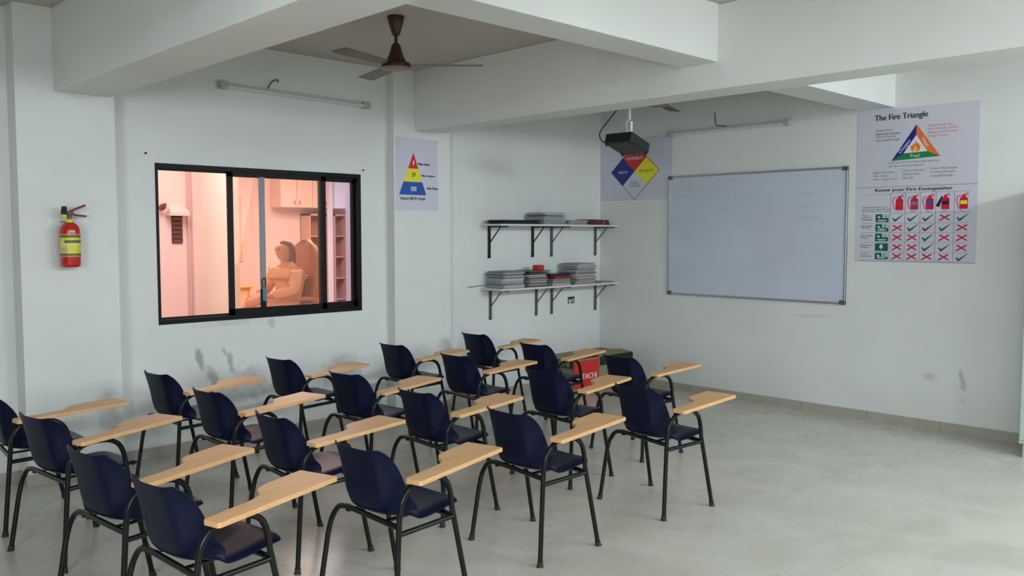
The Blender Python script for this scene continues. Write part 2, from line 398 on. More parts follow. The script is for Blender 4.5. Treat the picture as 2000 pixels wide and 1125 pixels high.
# ventilator
v = tag(empty('ventilator', (3.82, YW, 1.5)), 'small louvred ventilator under a sloping plaster hood on the pink wall outside', 'ventilator')
m_lou = mat('rust_louvre', (0.20, 0.075, 0.055), .6)
b = MB(); b.box((-.055, -.012, 0), (.055, 0, .29), mat('vent_dark', (0.05, 0.02, 0.018), .8)); b.build('backing', v)
for k in range(6):
    b = MB(); b.add([(-.053, -.014, .005 + k * .048), (.053, -.014, .005 + k * .048), (.053, -.03, .034 + k * .048), (-.053, -.03, .034 + k * .048), (-.053, -.010, .008 + k * .048), (.053, -.010, .008 + k * .048), (.053, -.026, .037 + k * .048), (-.053, -.026, .037 + k * .048)], [(0, 1, 2, 3), (7, 6, 5, 4), (0, 3, 7, 4), (1, 5, 6, 2), (3, 2, 6, 7), (0, 4, 5, 1)], m_lou); b.build('louvre', v)
b = MB(); b.add([(-.12, -.13, .29), (.09, -.13, .29), (.09, 0, .29), (-.12, 0, .29), (-.12, -.13, .325), (.09, -.13, .325), (.06, 0, .42), (-.09, 0, .42)], [(0, 1, 2, 3), (4, 5, 1, 0), (4, 7, 6, 5), (0, 3, 7, 4), (1, 5, 6, 2)], mat('hood_plaster', (0.72, 0.50, 0.42), .7)); b.build('hood', v)
b = MB(); Mx = Matrix.Translation((3.64, YW - .09, 1.88)) @ Matrix.Rotation(R(70), 4, 'X'); b.lathe([(.012, -.05), (.028, -.045), (.034, 0), (.02, .05), (.008, .085)], m_lou, 14, Mx); tag(b.build('wall_lamp'), 'small dark brown lamp fitting left of the ventilator hood outside', 'lamp')
for k, (x, lab) in enumerate(((3.935, 'thin pink pipe on outside wall, left one of the pair'), (3.975, 'thin pink pipe on outside wall, right one of the pair'))):
    b = MB(); b.tube([(x, YW - .012, 0.02), (x, YW - .012, 2.98)], .009, mat('pipe_pink', (0.62, 0.36, 0.32), .5), 8); tag(b.build('pipe'), lab, 'pipe', 'pipes on the outside wall')
# office furniture across the well
m_or = mat('orange_laminate', (0.80, 0.42, 0.22), .5); m_dor = mat('brown_laminate', (0.45, 0.20, 0.11), .5); m_cab = mat('cabinet_laminate', (0.78, 0.52, 0.42), .45)
b = MB(); b.box((6.55, YO - .02, 1.14), (6.83, YO, 2.22), m_or, bev=.004); tag(b.build('notice_board'), 'orange notice board hung on the office wall beyond the window', 'board')
t = tag(empty('office_desk', (6.3, 12.9, 0.03)), 'orange office desk below the notice board beyond the window', 'desk')
b = MB(); b.box((-.55, -.3, .73), (.3, .3, .76), m_or, bev=.004); b.build('desktop', t)
for x in (-.52, .2): b = MB(); b.box((x, -.27, 0), (x + .03, .27, .73), m_or); b.build('side_panel', t)
b = MB(); b.box((-.49, -.24, .2), (.2, -.22, .73), m_or); b.build('front_panel', t)
def cab(x0, x1, n, m, label, z0=2.05, z1=2.62):
    t = tag(empty('wall_cabinet', (x0, YO, z0)), label, 'cabinet'); wd = x1 - x0
    b = MB(); b.box((0, -.34, 0), (wd, 0, z1 - z0), m); b.build('body', t)
    for k in range(n):
        b = MB(); b.box((k * wd / n + .004, -.36, .004), ((k + 1) * wd / n - .004, -.342, z1 - z0 - .004), m, bev=.003); d = b.build('door', t)
        b = MB(); b.box(((k + (.85 if k % 2 == 0 else .15)) * wd / n - .012, -.375, .05), ((k + (.85 if k % 2 == 0 else .15)) * wd / n + .012, -.36, .12), m_dor, bev=.003); b.build('handle', d)
cab(7.36, 8.28, 3, m_cab, 'pink overhead office cabinet with three doors beyond the middle pane')
cab(8.43, 8.76, 1, mat('white_laminate', (0.80, 0.80, 0.90), .4), 'white overhead office cabinet seen through the narrow right pane')
def bookcase(x0, x1, label):
    t = tag(empty('bookcase', (x0, YO, 0)), label, 'bookcase'); wd = x1 - x0; m = mat('bookcase_frame', (0.60, 0.33, 0.26), .5)
    b = MB(); b.box((0, -.3, 0), (.03, -.005, 1.95), m); b.box((wd - .03, -.3, 0), (wd, -.005, 1.95), m); b.box((0, -.02, 0), (wd, -.005, 1.95), m_dor)
    b.box((0, -.3, 1.92), (wd, -.005, 1.95), m); b.build('body', t)
    for z in (.05, .42, .8, 1.18, 1.55): b = MB(); b.box((.03, -.28, z), (wd - .03, -.02, z + .02), m); b.build('shelf', t)
bookcase(7.93, 8.28, 'brown office bookcase beyond the middle pane beside the seated person')
bookcase(8.43, 8.70, 'brown office bookcase seen through the narrow right pane')

# office chair + person
PX, PY, PZ = 5.395, 9.50, .10
ang = R(186)
oc = tag(empty('office_chair', (PX, PY, PZ), ang), 'high backed brown office chair holding the seated person beyond the window', 'chair')
m_oc = mat('chair_fabric', (0.50, 0.22, 0.12), .7)
def rounded_slab(name, cx, w_, z0, z1, th, bend, parent):
    b = MB(); n = 12; mm = 10; vs = []; fs = []
    for i in range(n + 1):
        t_ = i / n; z = z0 + (z1 - z0) * t_
        hw = w_ / 2 * (math.sqrt(max(0, 1 - max(0, (t_ - .55) / .45) ** 2)) * .9 + .1 if t_ > .55 else 1 - .15 * (1 - t_ / .55))
        for j in range(mm + 1):
            s = -1 + 2 * j / mm; vs.append((cx - bend * t_ + .04 * s * s, hw * s, z))
    o = len(vs)
    for vv in list(vs): vs.append((vv[0] - th, vv[1], vv[2]))
    for i in range(n):
        for j in range(mm):
            a = i * (mm + 1) + j; fs.append((a, a + 1, a + mm + 2, a + mm + 1)); fs.append((o + a, o + a + mm + 1, o + a + mm + 2, o + a + 1))
    for i in range(n):
        for j in (0, mm):
            a = i * (mm + 1) + j; q = (a, a + mm + 1, o + a + mm + 1, o + a); fs.append(q if j == 0 else tuple(reversed(q)))
    for j in range(mm):
        for i in (0, n):
            a = i * (mm + 1) + j; q = (a, o + a, o + a + 1, a + 1); fs.append(q if i == 0 else tuple(reversed(q)))
    b.add(vs, fs, m_oc, True); return b.build(name, parent)
rounded_slab('backrest', -.17, .56, .48, 1.36, .06, .10, oc)
b = MB(); b.box((-.22, -.25, .40), (.26, .25, .49), m_oc, bev=.03); b.build('seat', oc)
for s in (-1, 1):
    b = MB(); b.tube(smoothpath([(-.2, s * .28, .45), (-.2, s * .29, .62), (-.1, s * .29, .68), (.15, s * .29, .68)], 4), .022, m_oc, 8); b.build('armrest', oc)
b = MB(); b.tube([(0, 0, .08), (0, 0, .40)], .03, M_frame, 10); b.build('column', oc)
b = MB()
for k in range(5):
    a = 2 * math.pi * k / 5; b.tube([(0, 0, .11), (.28 * math.cos(a), .28 * math.sin(a), .06)], .02, M_frame, 6)
    b.lathe([(.025, 0), (.028, .02), (.022, .05)], M_frame, 8, Matrix.Translation((.28 * math.cos(a), .28 * math.sin(a), 0)))
b.build('star_base', oc)

def skin_obj(name, nodes, edges, m, parent, root=0, sub=2):
    me = bpy.data.meshes.new(name); me.from_pydata([n[0] for n in nodes], edges, []); ob = bpy.data.objects.new(name, me); COL.objects.link(ob)
    me.materials.append(m)
    md = ob.modifiers.new('skin', 'SKIN'); sv = me.skin_vertices[0].data
    for i, n in enumerate(nodes):
        sv[i].radius = n[1] if isinstance(n[1], tuple) else (n[1], n[1]); sv[i].use_root = (i == root)
    md.use_smooth_shade = True
    sd = ob.modifiers.new('sub', 'SUBSURF'); sd.levels = sub; sd.render_levels = sub
    dg = bpy.context.evaluated_depsgraph_get(); dg.update()
    me2 = bpy.data.meshes.new_from_object(ob.evaluated_get(dg)); bpy.data.objects.remove(ob)
    o = bpy.data.objects.new(name, me2); COL.objects.link(o)
    for p in me2.polygons: p.use_smooth = True
    if parent: o.parent = parent
    return o
m_skin = mat('skin', (0.62, 0.30, 0.17), .6); m_hair = mat('dark_hair', (0.20, 0.08, 0.045), .6); m_cl = mat('peach_cloth', (0.80, 0.44, 0.25), .8); m_cl2 = mat('rose_cloth', (0.76, 0.42, 0.33), .8)
def body_nodes():
    n = [((0, 0, .56), (.15, .13))]; e = []
    def a(p, r, par): n.append((p, r)); e.append((par, len(n) - 1)); return len(n) - 1
    ab = a((-.03, 0, .72), (.14, .11), 0); ch = a((-.02, 0, .92), (.16, .12), ab); sh = a((0, 0, 1.04), (.11, .09), ch); nk = a((.02, 0, 1.11), .05, sh)
    h1 = a((.05, 0, 1.17), (.07, .075), nk); h2 = a((.055, 0, 1.25), (.085, .098), h1); a((.04, 0, 1.32), (.07, .08), h2)
    a((.145, 0, 1.225), .012, h2)                                   # nose
    for s in (-1, 1):
        s1 = a((.0, s * .17, 1.01), .055, sh); el = a((.10, s * .25, .78), .042, s1)
        wr = a((.34, s * .10, .72), .026, el); pm = a((.40, s * .07, .715), (.034, .018), wr)
        for k, (dy, ln) in enumerate(((-.03, .06), (-.01, .075), (.01, .07), (.03, .055))):
            f1 = a((.44, s * .07 + dy, .71), .009, pm); a((.44 + ln * .7, s * .07 + dy, .69), .007, f1)
        a((.40, s * .07 - s * .05, .70), .010, pm)
        hp = a((.08, s * .09, .56), (.095, .09), 0); kn = a((.48, s * .11, .58), .065, hp); an = a((.52, s * .11, .12), .04, kn); a((.66, s * .11, .05), (.035, .03), an)
    return n, e
pn, pe = body_nodes()
per = skin_obj('person', pn, pe, m_skin, None); per.location = (PX, PY, PZ); per.scale = (1.08, 1.08, 1.05); per.rotation_euler = (0, 0, ang)
oc.scale = (1.08, 1.08, 1.05)
tag(per, 'person in loose peach clothes seated in a brown chair beyond the tinted window', 'person')
cn = [((0, 0, .56), (.20, .18)), ((-.03, 0, .74), (.18, .15)), ((-.02, 0, .93), (.19, .15)), ((0, 0, 1.03), (.13, .11)), ((.02, .19, .99), .08), ((.10, .27, .78), .07), ((.30, .12, .735), .055),
      ((.02, -.19, .99), .08), ((.10, -.27, .78), .07), ((.30, -.12, .735), .055), ((.10, .10, .55), .125), ((.50, .12, .58), .09), ((.52, .12, .25), .085), ((.10, -.10, .55), .125), ((.50, -.12, .58), .09), ((.52, -.12, .25), .085)]
ce = [(0, 1), (1, 2), (2, 3), (3, 4), (4, 5), (5, 6), (3, 7), (7, 8), (8, 9), (0, 10), (10, 11), (11, 12), (0, 13), (13, 14), (14, 15)]
skin_obj('kurta', cn, ce, m_cl, per)
skin_obj('hair', [((.075, 0, 1.325), (.070, .030)), ((.01, 0, 1.325), (.090, .055)), ((-.03, 0, 1.25), (.092, .075)), ((-.05, 0, 1.14), (.075, .055)), ((-.06, 0, 1.02), (.045, .035))], [(0, 1), (1, 2), (2, 3), (3, 4)], m_hair, per)
skin_obj('shawl', [((.30, 0, .74), (.10, .07)), ((.44, .02, .68), (.12, .05)), ((.54, .04, .62), (.12, .06))], [(0, 1), (1, 2)], m_cl2, per)
for s in (-1, 1):
    b = MB(); b.lathe([(.001, -.006), (.009, -.004), (.011, 0), (.009, .004), (.001, .006)], I_black, 10, Matrix.Translation((.135, s * .032, 1.25))); b.build('eye', per)

# ------------------------------------------------------------------ tablet-arm chair
def make_chair():
    root = empty('tablet_arm_chair')
    r = .0125; T = M_blackmetal
    # shell
    prof = [(.268, .412, .13), (.262, .432, .155), (.235, .445, .172), (.17, .446, .19), (.08, .436, .20), (-.01, .43, .205), (-.09, .432, .20), (-.145, .448, .190), (-.172, .482, .186),
            (-.186, .54, .190), (-.197, .60, .188), (-.212, .66, .184), (-.224, .70, .180), (-.233, .728, .176), (-.238, .741, .172)]
    P = [Vector((a, 0, c)) for a, c, w_ in prof]; W_ = [w_ for a, c, w_ in prof]
    PP = smoothpath(P, 3); n0 = len(PP); WW_ = []
    for i in range(n0):
        t_ = i / 3; k = min(int(t_), len(W_) - 2); WW_.append(W_[k] + (W_[k + 1] - W_[k]) * (t_ - k))
    nv = 16; vs = []; fs = []
    for i in range(n0):
        tt = i / (n0 - 1)                       # 0 front lip .. 1 top of back
        a = PP[max(0, i - 1)]; c = PP[min(n0 - 1, i + 1)]; tg = (c - a).normalized(); nm = Vector((tg.z, 0, -tg.x))
        if nm.x < 0 and tt > .6: nm = -nm
        if nm.z < 0 and tt < .4: nm = -nm
        for j in range(nv + 1):
            s = -1 + 2 * j / nv; q = PP[i].copy()
            if tt < .5:   # seat: shallow dish, side edges roll
                lift = .012 * s * s * min(1, tt * 4) - .022 * (max(0, abs(s) - .80) / .20) ** 1.5 * min(1, tt * 6) * (1 - max(0, tt - .35) / .15)
                q = q + Vector((0, 0, lift))
                if tt < .16: q.x -= .045 * abs(s) ** 3 * (1 - tt / .16)
            back = max(0, min(1, (tt - .38) / .2))
            q.x += back * (.016 * s * s + (.125 - .095 * max(0, (tt - .52) / .48) ** .8) * (max(0, abs(s) - .60) / .40) ** 1.2)
            if tt > .38 and tt < .62: q.x += .03 * abs(s) ** 3 * math.sin((tt - .38) / .24 * math.pi); q.z += .012 * abs(s) ** 3 * math.sin((tt - .38) / .24 * math.pi)
            if tt > .8:   # raised ears with rounded outer corners
                e = (tt - .8) / .2; q.z += e * (.009 * math.exp(-((abs(s) - .90) / .16) ** 2) - .022 * max(0, (abs(s) - .86) / .14) ** 2)
                q.x -= e * .0
            q.y = s * WW_[i]; vs.append(q)
    for i in range(n0 - 1):
        for j in range(nv):
            a = i * (nv + 1) + j; fs.append((a, a + 1, a + nv + 2, a + nv + 1))
    b = MB(); b.add(vs, fs, M_shell, True); sh = b.build('seat_shell', root)
    so = sh.modifiers.new('thick', 'SOLIDIFY'); so.thickness = .006; so.offset = 0
    sd = sh.modifiers.new('sub', 'SUBSURF'); sd.levels = 1; sd.render_levels = 1
    # legs
    def leg(pts, foot):
        b = MB(); b.tube(pts, r, T, 10); l = b.build('leg', root)
        d = (Vector(pts[0]) - Vector(pts[1])).normalized()
        b = MB(); b.tube([Vector(pts[0]) - d * .022, Vector(pts[0]) - d * .001, (foot[0], foot[1], 0.0)], r, M_rubber, 10, radii=[.0145, .0155, .019]); b.build('foot_cap', l)
    leg([(-.222, -.262, .006), (-.180, -.240, .43)], (-.223, -.263))
    leg([(.212, -.262, .006), (.132, -.240, .43)], (.213, -.263))
    leg([(-.222, .262, .006)] + smoothpath([(-.178, .250, .29), (-.164, .238, .365), (-.156, .195, .425), (-.155, .13, .438)], 4), (-.223, .263))
    leg([(.235, .255, .006)] + smoothpath([(.165, .240, .32), (.148, .226, .375), (.135, .185, .41), (.13, .13, .416)], 4), (.237, .256))
    b = MB(); b.tube(smoothpath([(-.181, -.240, .42), (-.174, -.242, .49), (-.160, -.246, .545), (-.125, -.252, .592), (-.08, -.256, .612), (-.02, -.258, .614), (.035, -.255, .604), (.088, -.248, .57), (.117, -.243, .51), (.132, -.240, .42)], 4), r, T, 10); b.build('arm_tube', root)
    b = MB(); b.tube([(-.180, -.24, .430), (-.155, .135, .438)], r, T, 10); b.build('rear_rail', root)
    b = MB(); b.tube([(.132, -.24, .408), (.13, .135, .416)], r, T, 10); b.build('front_rail', root)
    b = MB(); b.tube([(-.182, -.241, .40), (.136, -.241, .405)], .0115, T, 10); b.build('side_stretcher', root)
    for y in (.13, -.11):
        b = MB(); b.box((-.16, y - .012, .417), (.13, y + .012, .424), T); b.build('seat_support', root)
    # tablet
    def bez(p, q, s_, t_, n=6): return [((1 - u) ** 3 * p[0] + 3 * u * (1 - u) ** 2 * q[0] + 3 * u * u * (1 - u) * s_[0] + u ** 3 * t_[0], (1 - u) ** 3 * p[1] + 3 * u * (1 - u) ** 2 * q[1] + 3 * u * u * (1 - u) * s_[1] + u ** 3 * t_[1]) for u in [i / n for i in range(1, n + 1)]]
    o = [(-.166, -.352), (-.155, -.358), (.470, -.232), (.478, -.222), (.445, -.035), (.436, -.027), (.235, -.078)]
    o += bez(o[-1], (.175, -.095), (.160, -.115), (.145, -.150), 6) + bez((.145, -.150), (.130, -.190), (.100, -.205), (.040, -.225), 6) + [(-.160, -.268), (-.170, -.275), (-.174, -.285)]
    bm = bmesh.new(); bv = [bm.verts.new((x, y, .627)) for x, y in o]; f = bm.faces.new(bv)
    if f.normal.z > 0: pass
    ex = bmesh.ops.extrude_face_region(bm, geom=[f])
    for g_ in ex['geom']:
        if isinstance(g_, bmesh.types.BMVert): g_.co.z += .019
    bmesh.ops.recalc_face_normals(bm, faces=bm.faces[:])
    top = [e for e in bm.edges if all(abs(v_.co.z - .646) < 1e-5 for v_ in e.verts)]
    bmesh.ops.bevel(bm, geom=top, offset=.003, segments=2, affect='EDGES', profile=.5)
    me = bpy.data.meshes.new('writing_tablet'); bm.to_mesh(me); bm.free(); me.materials.append(M_wood)
    tb = bpy.data.objects.new('writing_tablet', me); COL.objects.link(tb); tb.parent = root
    b = MB(); b.tube([(-.12, -.265, .6205), (.0, -.262, .6205), (.39, -.175, .6205)], .013, T, 8, flat=.5); b.build('tablet_bracket', root)
    return root
proto = make_chair()
CH = [ (4.148, 3.033, -5.7, 'navy tablet chair with clear floor ahead, aisle end of the second row from the whiteboard'),
 (5.056, 3.878, -5.3, 'navy tablet chair standing alone nearest the whiteboard, aisle end of the front row'),
 (4.18, 3.82, 1.5, 'navy tablet chair, second from the aisle in the second row from the whiteboard'),
 (5.122, 4.824, 1.2, 'navy tablet chair in front of the open carton, middle of the front row of three'),
 (5.252, 5.696, 2.1, 'navy tablet chair by the wall under the shelves, wall end of the front row'),
 (4.257, 4.789, 0.6, 'navy tablet chair, third from the aisle in the second row from the whiteboard'),
 (3.147, 3.065, -1.2, 'navy tablet chair, aisle end of the third row from the whiteboard'),
 (3.16, 3.839, 1.4, 'navy tablet chair, second from the aisle in the third row from the whiteboard'),
 (4.296, 5.614, 2.3, 'navy tablet chair below the accident pyramid poster, wall end of the second row'),
 (3.221, 4.664, 6.6, 'navy tablet chair, third from the aisle in the third row from the whiteboard'),
 (2.204, 3.004, 4.3, 'navy tablet chair in the foreground centre, aisle end of the fourth row from the whiteboard'),
 (2.258, 3.813, 0.9, 'navy tablet chair, second from the aisle in the fourth row from the whiteboard'),
 (3.245, 5.536, 5.6, 'navy tablet chair under the right end of the window, wall end of the third row'),
 (2.325, 4.684, 5, 'navy tablet chair, third from the aisle in the fourth row from the whiteboard'),
 (2.367, 5.5, 5.7, 'navy tablet chair below the window by the wall scuffs, wall end of fourth row'),
 (1.391, 3.097, 7.5, 'navy tablet chair nearest the camera at the bottom edge, aisle end of the rearmost row'),
 (1.367, 3.727, 10.2, 'navy tablet chair, second from the aisle in the rearmost row'),
 (1.422, 4.624, 11.3, 'navy tablet chair, third from the aisle in the rearmost row'),
 (1.412, 5.335, 0, 'navy tablet chair cut by the left edge, wall end of the rearmost row')]
for i, (x, y, a, lab) in enumerate(CH):
    c = proto if i == 0 else copy_tree(proto)
    c.location = (x, y, 0); c.rotation_euler = (0, 0, R(a)); c.scale = (.97, .97, .97); tag(c, lab, 'chair', 'navy tablet-arm chairs in five rows')

# ------------------------------------------------------------------ whiteboard
wb = tag(empty('whiteboard', (XR, 5.235, .983)), 'large framed whiteboard with faint erased writing on the front wall', 'whiteboard')
BW, BH = 1.88, 1.202
m_wb = mat('whiteboard_enamel', (0.55, 0.60, 0.70), .12, noise=(1.3, .04, (1, 1, 1)))
b = MB(); b.box((-.014, 0, 0), (-.002, -BW, BH), m_wb); b.build('writing_surface', wb)
b = MB(); fr = .018
b.box((-.022, 0, BH - fr), (-.001, -BW, BH), M_alu, bev=.003); b.box((-.022, 0, 0), (-.001, -BW, fr), M_alu, bev=.003)
b.box((-.022, 0, fr), (-.001, -fr, BH - fr), M_alu, bev=.003); b.box((-.022, -BW + fr, fr), (-.001, -BW, BH - fr), M_alu, bev=.003); b.build('frame', wb)
m_cap = mat('grey_plastic', (0.10, 0.10, 0.11), .5)
for y, z in ((0, 0), (0, BH - .035), (-BW + .05, 0), (-BW + .05, BH - .035)):
    b = MB(); b.box((-.026, y + .002, z - .002 if z == 0 else z), (0, y - .052, z + .037), m_cap, bev=.005); b.build('corner_cap', wb)
A = Art((-.0142, 0, BH), (0, -1, 0), (0, 0, -1), (-1, 0, 0), BW, BH)
m_mk = mat('erased_marker_blue', (0.40, 0.46, 0.56), .4); m_mr = mat('erased_marker_red', (0.60, 0.42, 0.45), .4)
rs = random.Random(3)
def scribble(u0, v0, wd, m, amp=.012, wt=.004):
    u = u0; pv = v0
    while u < u0 + wd:
        u2 = u + rs.uniform(.003, .008); v2 = v0 + rs.uniform(-amp, amp); A.line((u, pv), (u2, v2), wt, m, 1); u, pv = u2, v2
for a_ in ((.05, .17, .10), (.05, .355, .11), (.08, .44, .055), (.08, .485, .05), (.085, .52, .055), (.74, .19, .09), (.74, .275, .11), (.745, .36, .12)): scribble(*a_, m_mk)
A.line((.37, .40), (.52, .40), .004, m_mk, 1); A.line((.40, .18), (.52, .39), .004, m_mk, 1); A.line((.33, .30), (.38, .18), .004, m_mk, 1)
scribble(.335, .28, .02, m_mk, .03); scribble(.30, .05, .03, m_mr, .01); scribble(.36, .055, .12, m_mr, .012); scribble(.37, .09, .01, m_mr, .02); scribble(.405, .085, .008, m_mr, .02); scribble(.43, .42, .04, m_mk)
A.mb.build('marker_writing', wb)

# ------------------------------------------------------------------ posters
def poster(name, O, U, N, W_, H_, label):
    t = tag(empty(name, O), label, 'poster')
    b = MB(); n = Vector(N) * .002; U_ = Vector(U)
    p = [Vector((0, 0, 0)), U_ * W_, U_ * W_ + Vector((0, 0, -H_)), Vector((0, 0, -H_))]
    q = [x + Vector(N) * .0005 for x in p] + [x + n for x in p]
    b.add(q, [(0, 1, 2, 3), (7, 6, 5, 4), (0, 4, 5, 1), (1, 5, 6, 2), (2, 6, 7, 3), (3, 7, 4, 0)], M_poster); b.build('sheet', t)
    return t, (lambda: Art(n, U, (0, 0, -1), N, W_, H_))
# accident pyramid
t, art = poster('poster', (4.49, YL - P2, 2.435), (1, 0, 0), (0, -1, 0), .466, .628, 'tall poster with red, yellow and blue accident pyramid on the pillar')
A = art(); ap = (.41, .20)
def lerp(a, b_, t_): return (a[0] + (b_[0] - a[0]) * t_, a[1] + (b_[1] - a[1]) * t_)
BL, BR = (.07, .785), (.71, .785); t1, t2 = .375, .69
A.poly([ap, lerp(ap, BL, t1), lerp(ap, BR, t1)], I_red); A.poly([lerp(ap, BL, t1), lerp(ap, BL, t2), lerp(ap, BR, t2), lerp(ap, BR, t1)], I_yel)
A.poly([lerp(ap, BL, t2), BL, BR, lerp(ap, BR, t2)], I_blue); A.mb.build('pyramid', t)
A = art(); A.auto = t; A.text('1', .41, .34, .014, .036, I_white); A.text('29', .405, .505, .04, .036, I_black, bold=.0012); A.text('300', .405, .70, .062, .04, I_white, bold=.001)
A.text('Major Injury', .66, .355, .135, .026, I_black, bold=.0012); A.text('Minor Injuries', .76, .515, .15, .022, I_black, bold=.0012); A.text('Near Misses', .865, .685, .125, .020, I_black, bold=.0012)
A.text('Heinrich 300-29-1 Model', .39, .835, .27, .026, I_txt, bold=.0012)
# hazard diamond
t, art = poster('poster', (XR, 6.148, 2.612), (0, -1, 0), (-1, 0, 0), .945, .655, 'poster with four-colour hazard diamond on front wall behind the projector')
A = art(); c = (.495, .535); dx, dy = .33, .445
Lp, Rp, Tp, Bp = (c[0] - dx, c[1]), (c[0] + dx, c[1]), (c[0], c[1] - dy), (c[0], c[1] + dy)
def mid(a, b_): return lerp(a, b_, .5)
A.poly([(Lp[0] - .008, c[1]), (c[0], Bp[1] + .012), (Rp[0] + .008, c[1]), (c[0], Tp[1] - .012)], I_black, 1)
A.poly([mid(Lp, Tp), Tp, mid(Tp, Rp), c][::-1], I_red, 2); A.poly([Lp, mid(Lp, Tp), c, mid(Lp, Bp)], I_navy, 2); A.poly([mid(Tp, Rp), Rp, mid(Rp, Bp), c], I_yel, 2); A.poly([c, mid(Rp, Bp), Bp, mid(Lp, Bp)], M_poster, 2)
A.mb.build('hazard_diamond', t)
A = art(); A.auto = t; A.text('FLAMMABILITY', .495, .325, .22, .030, I_white, 4); A.text('HEALTH', .33, .54, .12, .028, I_white, 4); A.text('INSTABILITY', .66, .535, .18, .028, ink('olive', 120, 110, 30), 4)
A.text('SPECIAL', .495, .715, .115, .026, I_grey, 4); A.text('HAZARDS', .495, .765, .13, .026, I_grey, 4)
# fire triangle
t, art = poster('poster', (XR, 3.288, 2.640), (0, -1, 0), (-1, 0, 0), .968, .640, 'fire triangle poster above the extinguisher chart on the front wall')
A = art(); T0, B0, B1 = (.507, .225), (.305, .675), (.705, .645)
ti, bi, bj = (.507, .36), (.405, .585), (.60, .575)
A.poly([T0, B0, bi, ti], I_navy); A.poly([T0, ti, bj, B1], I_or); A.poly([B0, B1, bj, bi], I_green); A.poly([ti, bi, bj], I_white)
A.poly([(.475, .565), (.463, .53), (.468, .485), (.48, .505), (.482, .46), (.497, .485), (.505, .425), (.517, .48), (.528, .455), (.533, .50), (.543, .485), (.54, .54), (.528, .57)], I_or, 2)
A.poly([(.485, .565), (.48, .535), (.49, .52), (.503, .49), (.515, .52), (.525, .535), (.518, .565)], I_gold, 3); A.mb.build('fire_triangle', t)
A = art(); A.auto = t; A.text('The Fire Triangle', .375, .115, .43, .062, I_black, bold=.0016)
A.text('Oxygen', .415, .50, .13, .036, I_white, 4, R(51)); A.text('Heat', .585, .46, .085, .032, I_white, 4, R(-56)); A.text('Fuel', .50, .622, .07, .026, I_white, 4)
def para(A, lines, u0, v0, dv, m, h=.017, wmax=None):
    n = max(len(x) for x in lines); au = A.auto; A.auto = None
    for k, s_ in enumerate(lines): wd = wmax * len(s_) / n; A.text(s_, u0 + wd / A.W / 2, v0 + k * dv, wd, h, m)
    A.auto = au
    if au: A.flush('paragraph')
para(A, ['Oxygen Source', 'Normal air contains', '21% O2. Fuel may', 'also contain oxygen'], .165, .27, .043, I_txt, .020, .20)
para(A, ['Heat Sources: Sun,', 'Hot Surfaces, Sparks,', 'Friction, Electrical', 'Energy, Flames'], .60, .255, .045, I_pink, .021, .235)
para(A, ['Fuel Sources: Can be a solid, liquid or', 'gas. Here are some examples:'], .285, .70, .045, I_grey, .019, .40)
para(A, ['Solids: Coal, Wood,', 'Paper, Leather', 'Plastic, Sugar, Grass'], .15, .82, .045, I_grey, .020, .20)
para(A, ['Liquids: Gasoline,', 'Alcohol, Paint', 'Olive Oil'], .40, .81, .045, I_grey, .020, .175)
para(A, ['Gases: Natural gas,', 'Propane, Hydrogen,', 'Carbon Monoxide.'], .63, .80, .045, I_grey, .020, .21)
# extinguisher chart
t, art = poster('poster', (XR, 3.285, 1.998), (0, -1, 0), (-1, 0, 0), .966, .632, 'extinguisher chart poster with ticks and crosses below the fire triangle poster')
cols = [.305, .43, .555, .68, .825, .955]; rows = [.355, .487, .612, .742, .870, .982]
A = art(); A.line((0, .006), (1, .006), .003, I_grey); A.line((0, .995), (1, .995), .003, I_grey); A.line((.03, .105), (.305, .105), .002, I_grey)
for c_ in cols[:-1]: A.line((c_, .09), (c_, .985), .0035, I_grey)
for r_ in rows: A.line((.05 if r_ > .4 else .305, r_), (.955, r_), .0022, I_grey)
A.line((.305, .09), (.955, .09), .002, I_grey); A.mb.build('grid', t)
A = art()
for k, m in enumerate((I_red, I_grey, I_blue, I_black, I_yel)):
    x = cols[k] + (.073 if k < 4 else .070); y = .12
    A.poly([(x - .03, y + .065), (x - .018, y + .045), (x + .022, y + .045), (x + .034, y + .065), (x + .034, .315), (x - .03, .315)], I_crim)
    A.poly([(x - .008, y + .046), (x - .012, y + .018), (x + .018, y + .018), (x + .012, y + .046)], I_crim)
    A.line((x - .004, y + .02), (x + .038, y - .005), .006, I_crim); A.line((x + .0, y + .028), (x + .04, y + .02), .005, I_crim)
    A.poly([(x - .024, y + .09), (x + .028, y + .09), (x + .028, y + .135), (x - .024, y + .135)], m, 2)
    if k == 3: A.poly([(x - .018, y + .03), (x - .03, y + .03), (x - .075, y + .15), (x - .045, y + .17)], I_black, 2)
    else:
        for a_, b_ in (((x - .01, y + .03), (x - .045, y + .035)), ((x - .045, y + .035), (x - .055, y + .08)), ((x - .055, y + .08), (x - .042, y + .15)), ((x - .042, y + .15), (x - .036, y + .19))): A.line(a_, b_, .006, I_crim)
A.mb.build('extinguisher_pictures', t)
A = art(); mk = ['YYYNY', 'NYYYN', 'NNYNN', 'NNYYN', 'NNNNY']
for r_ in range(5):
    for k in range(5):
        x = (cols[k] + cols[k + 1]) / 2; y = (rows[r_] + rows[r_ + 1]) / 2
        if mk[r_][k] == 'Y':
            A.poly([(x - .045, y + .0), (x - .033, y - .005), (x - .022, y + .018), (x + .045, y - .048), (x + .048, y - .044), (x - .016, y + .045), (x - .028, y + .045)], I_teal if 0 else ink('tick', 60, 80, 90))
        else:
            A.poly([(x - .045, y - .032), (x - .028, y - .04), (x + .045, y + .03), (x + .035, y + .038)], I_crim); A.poly([(x - .05, y + .038), (x - .045, y + .030), (x + .030, y - .04), (x + .046, y - .032), (x - .035, y + .042)], I_crim, 2)
A.mb.build('ticks_and_crosses', t)
A = art()
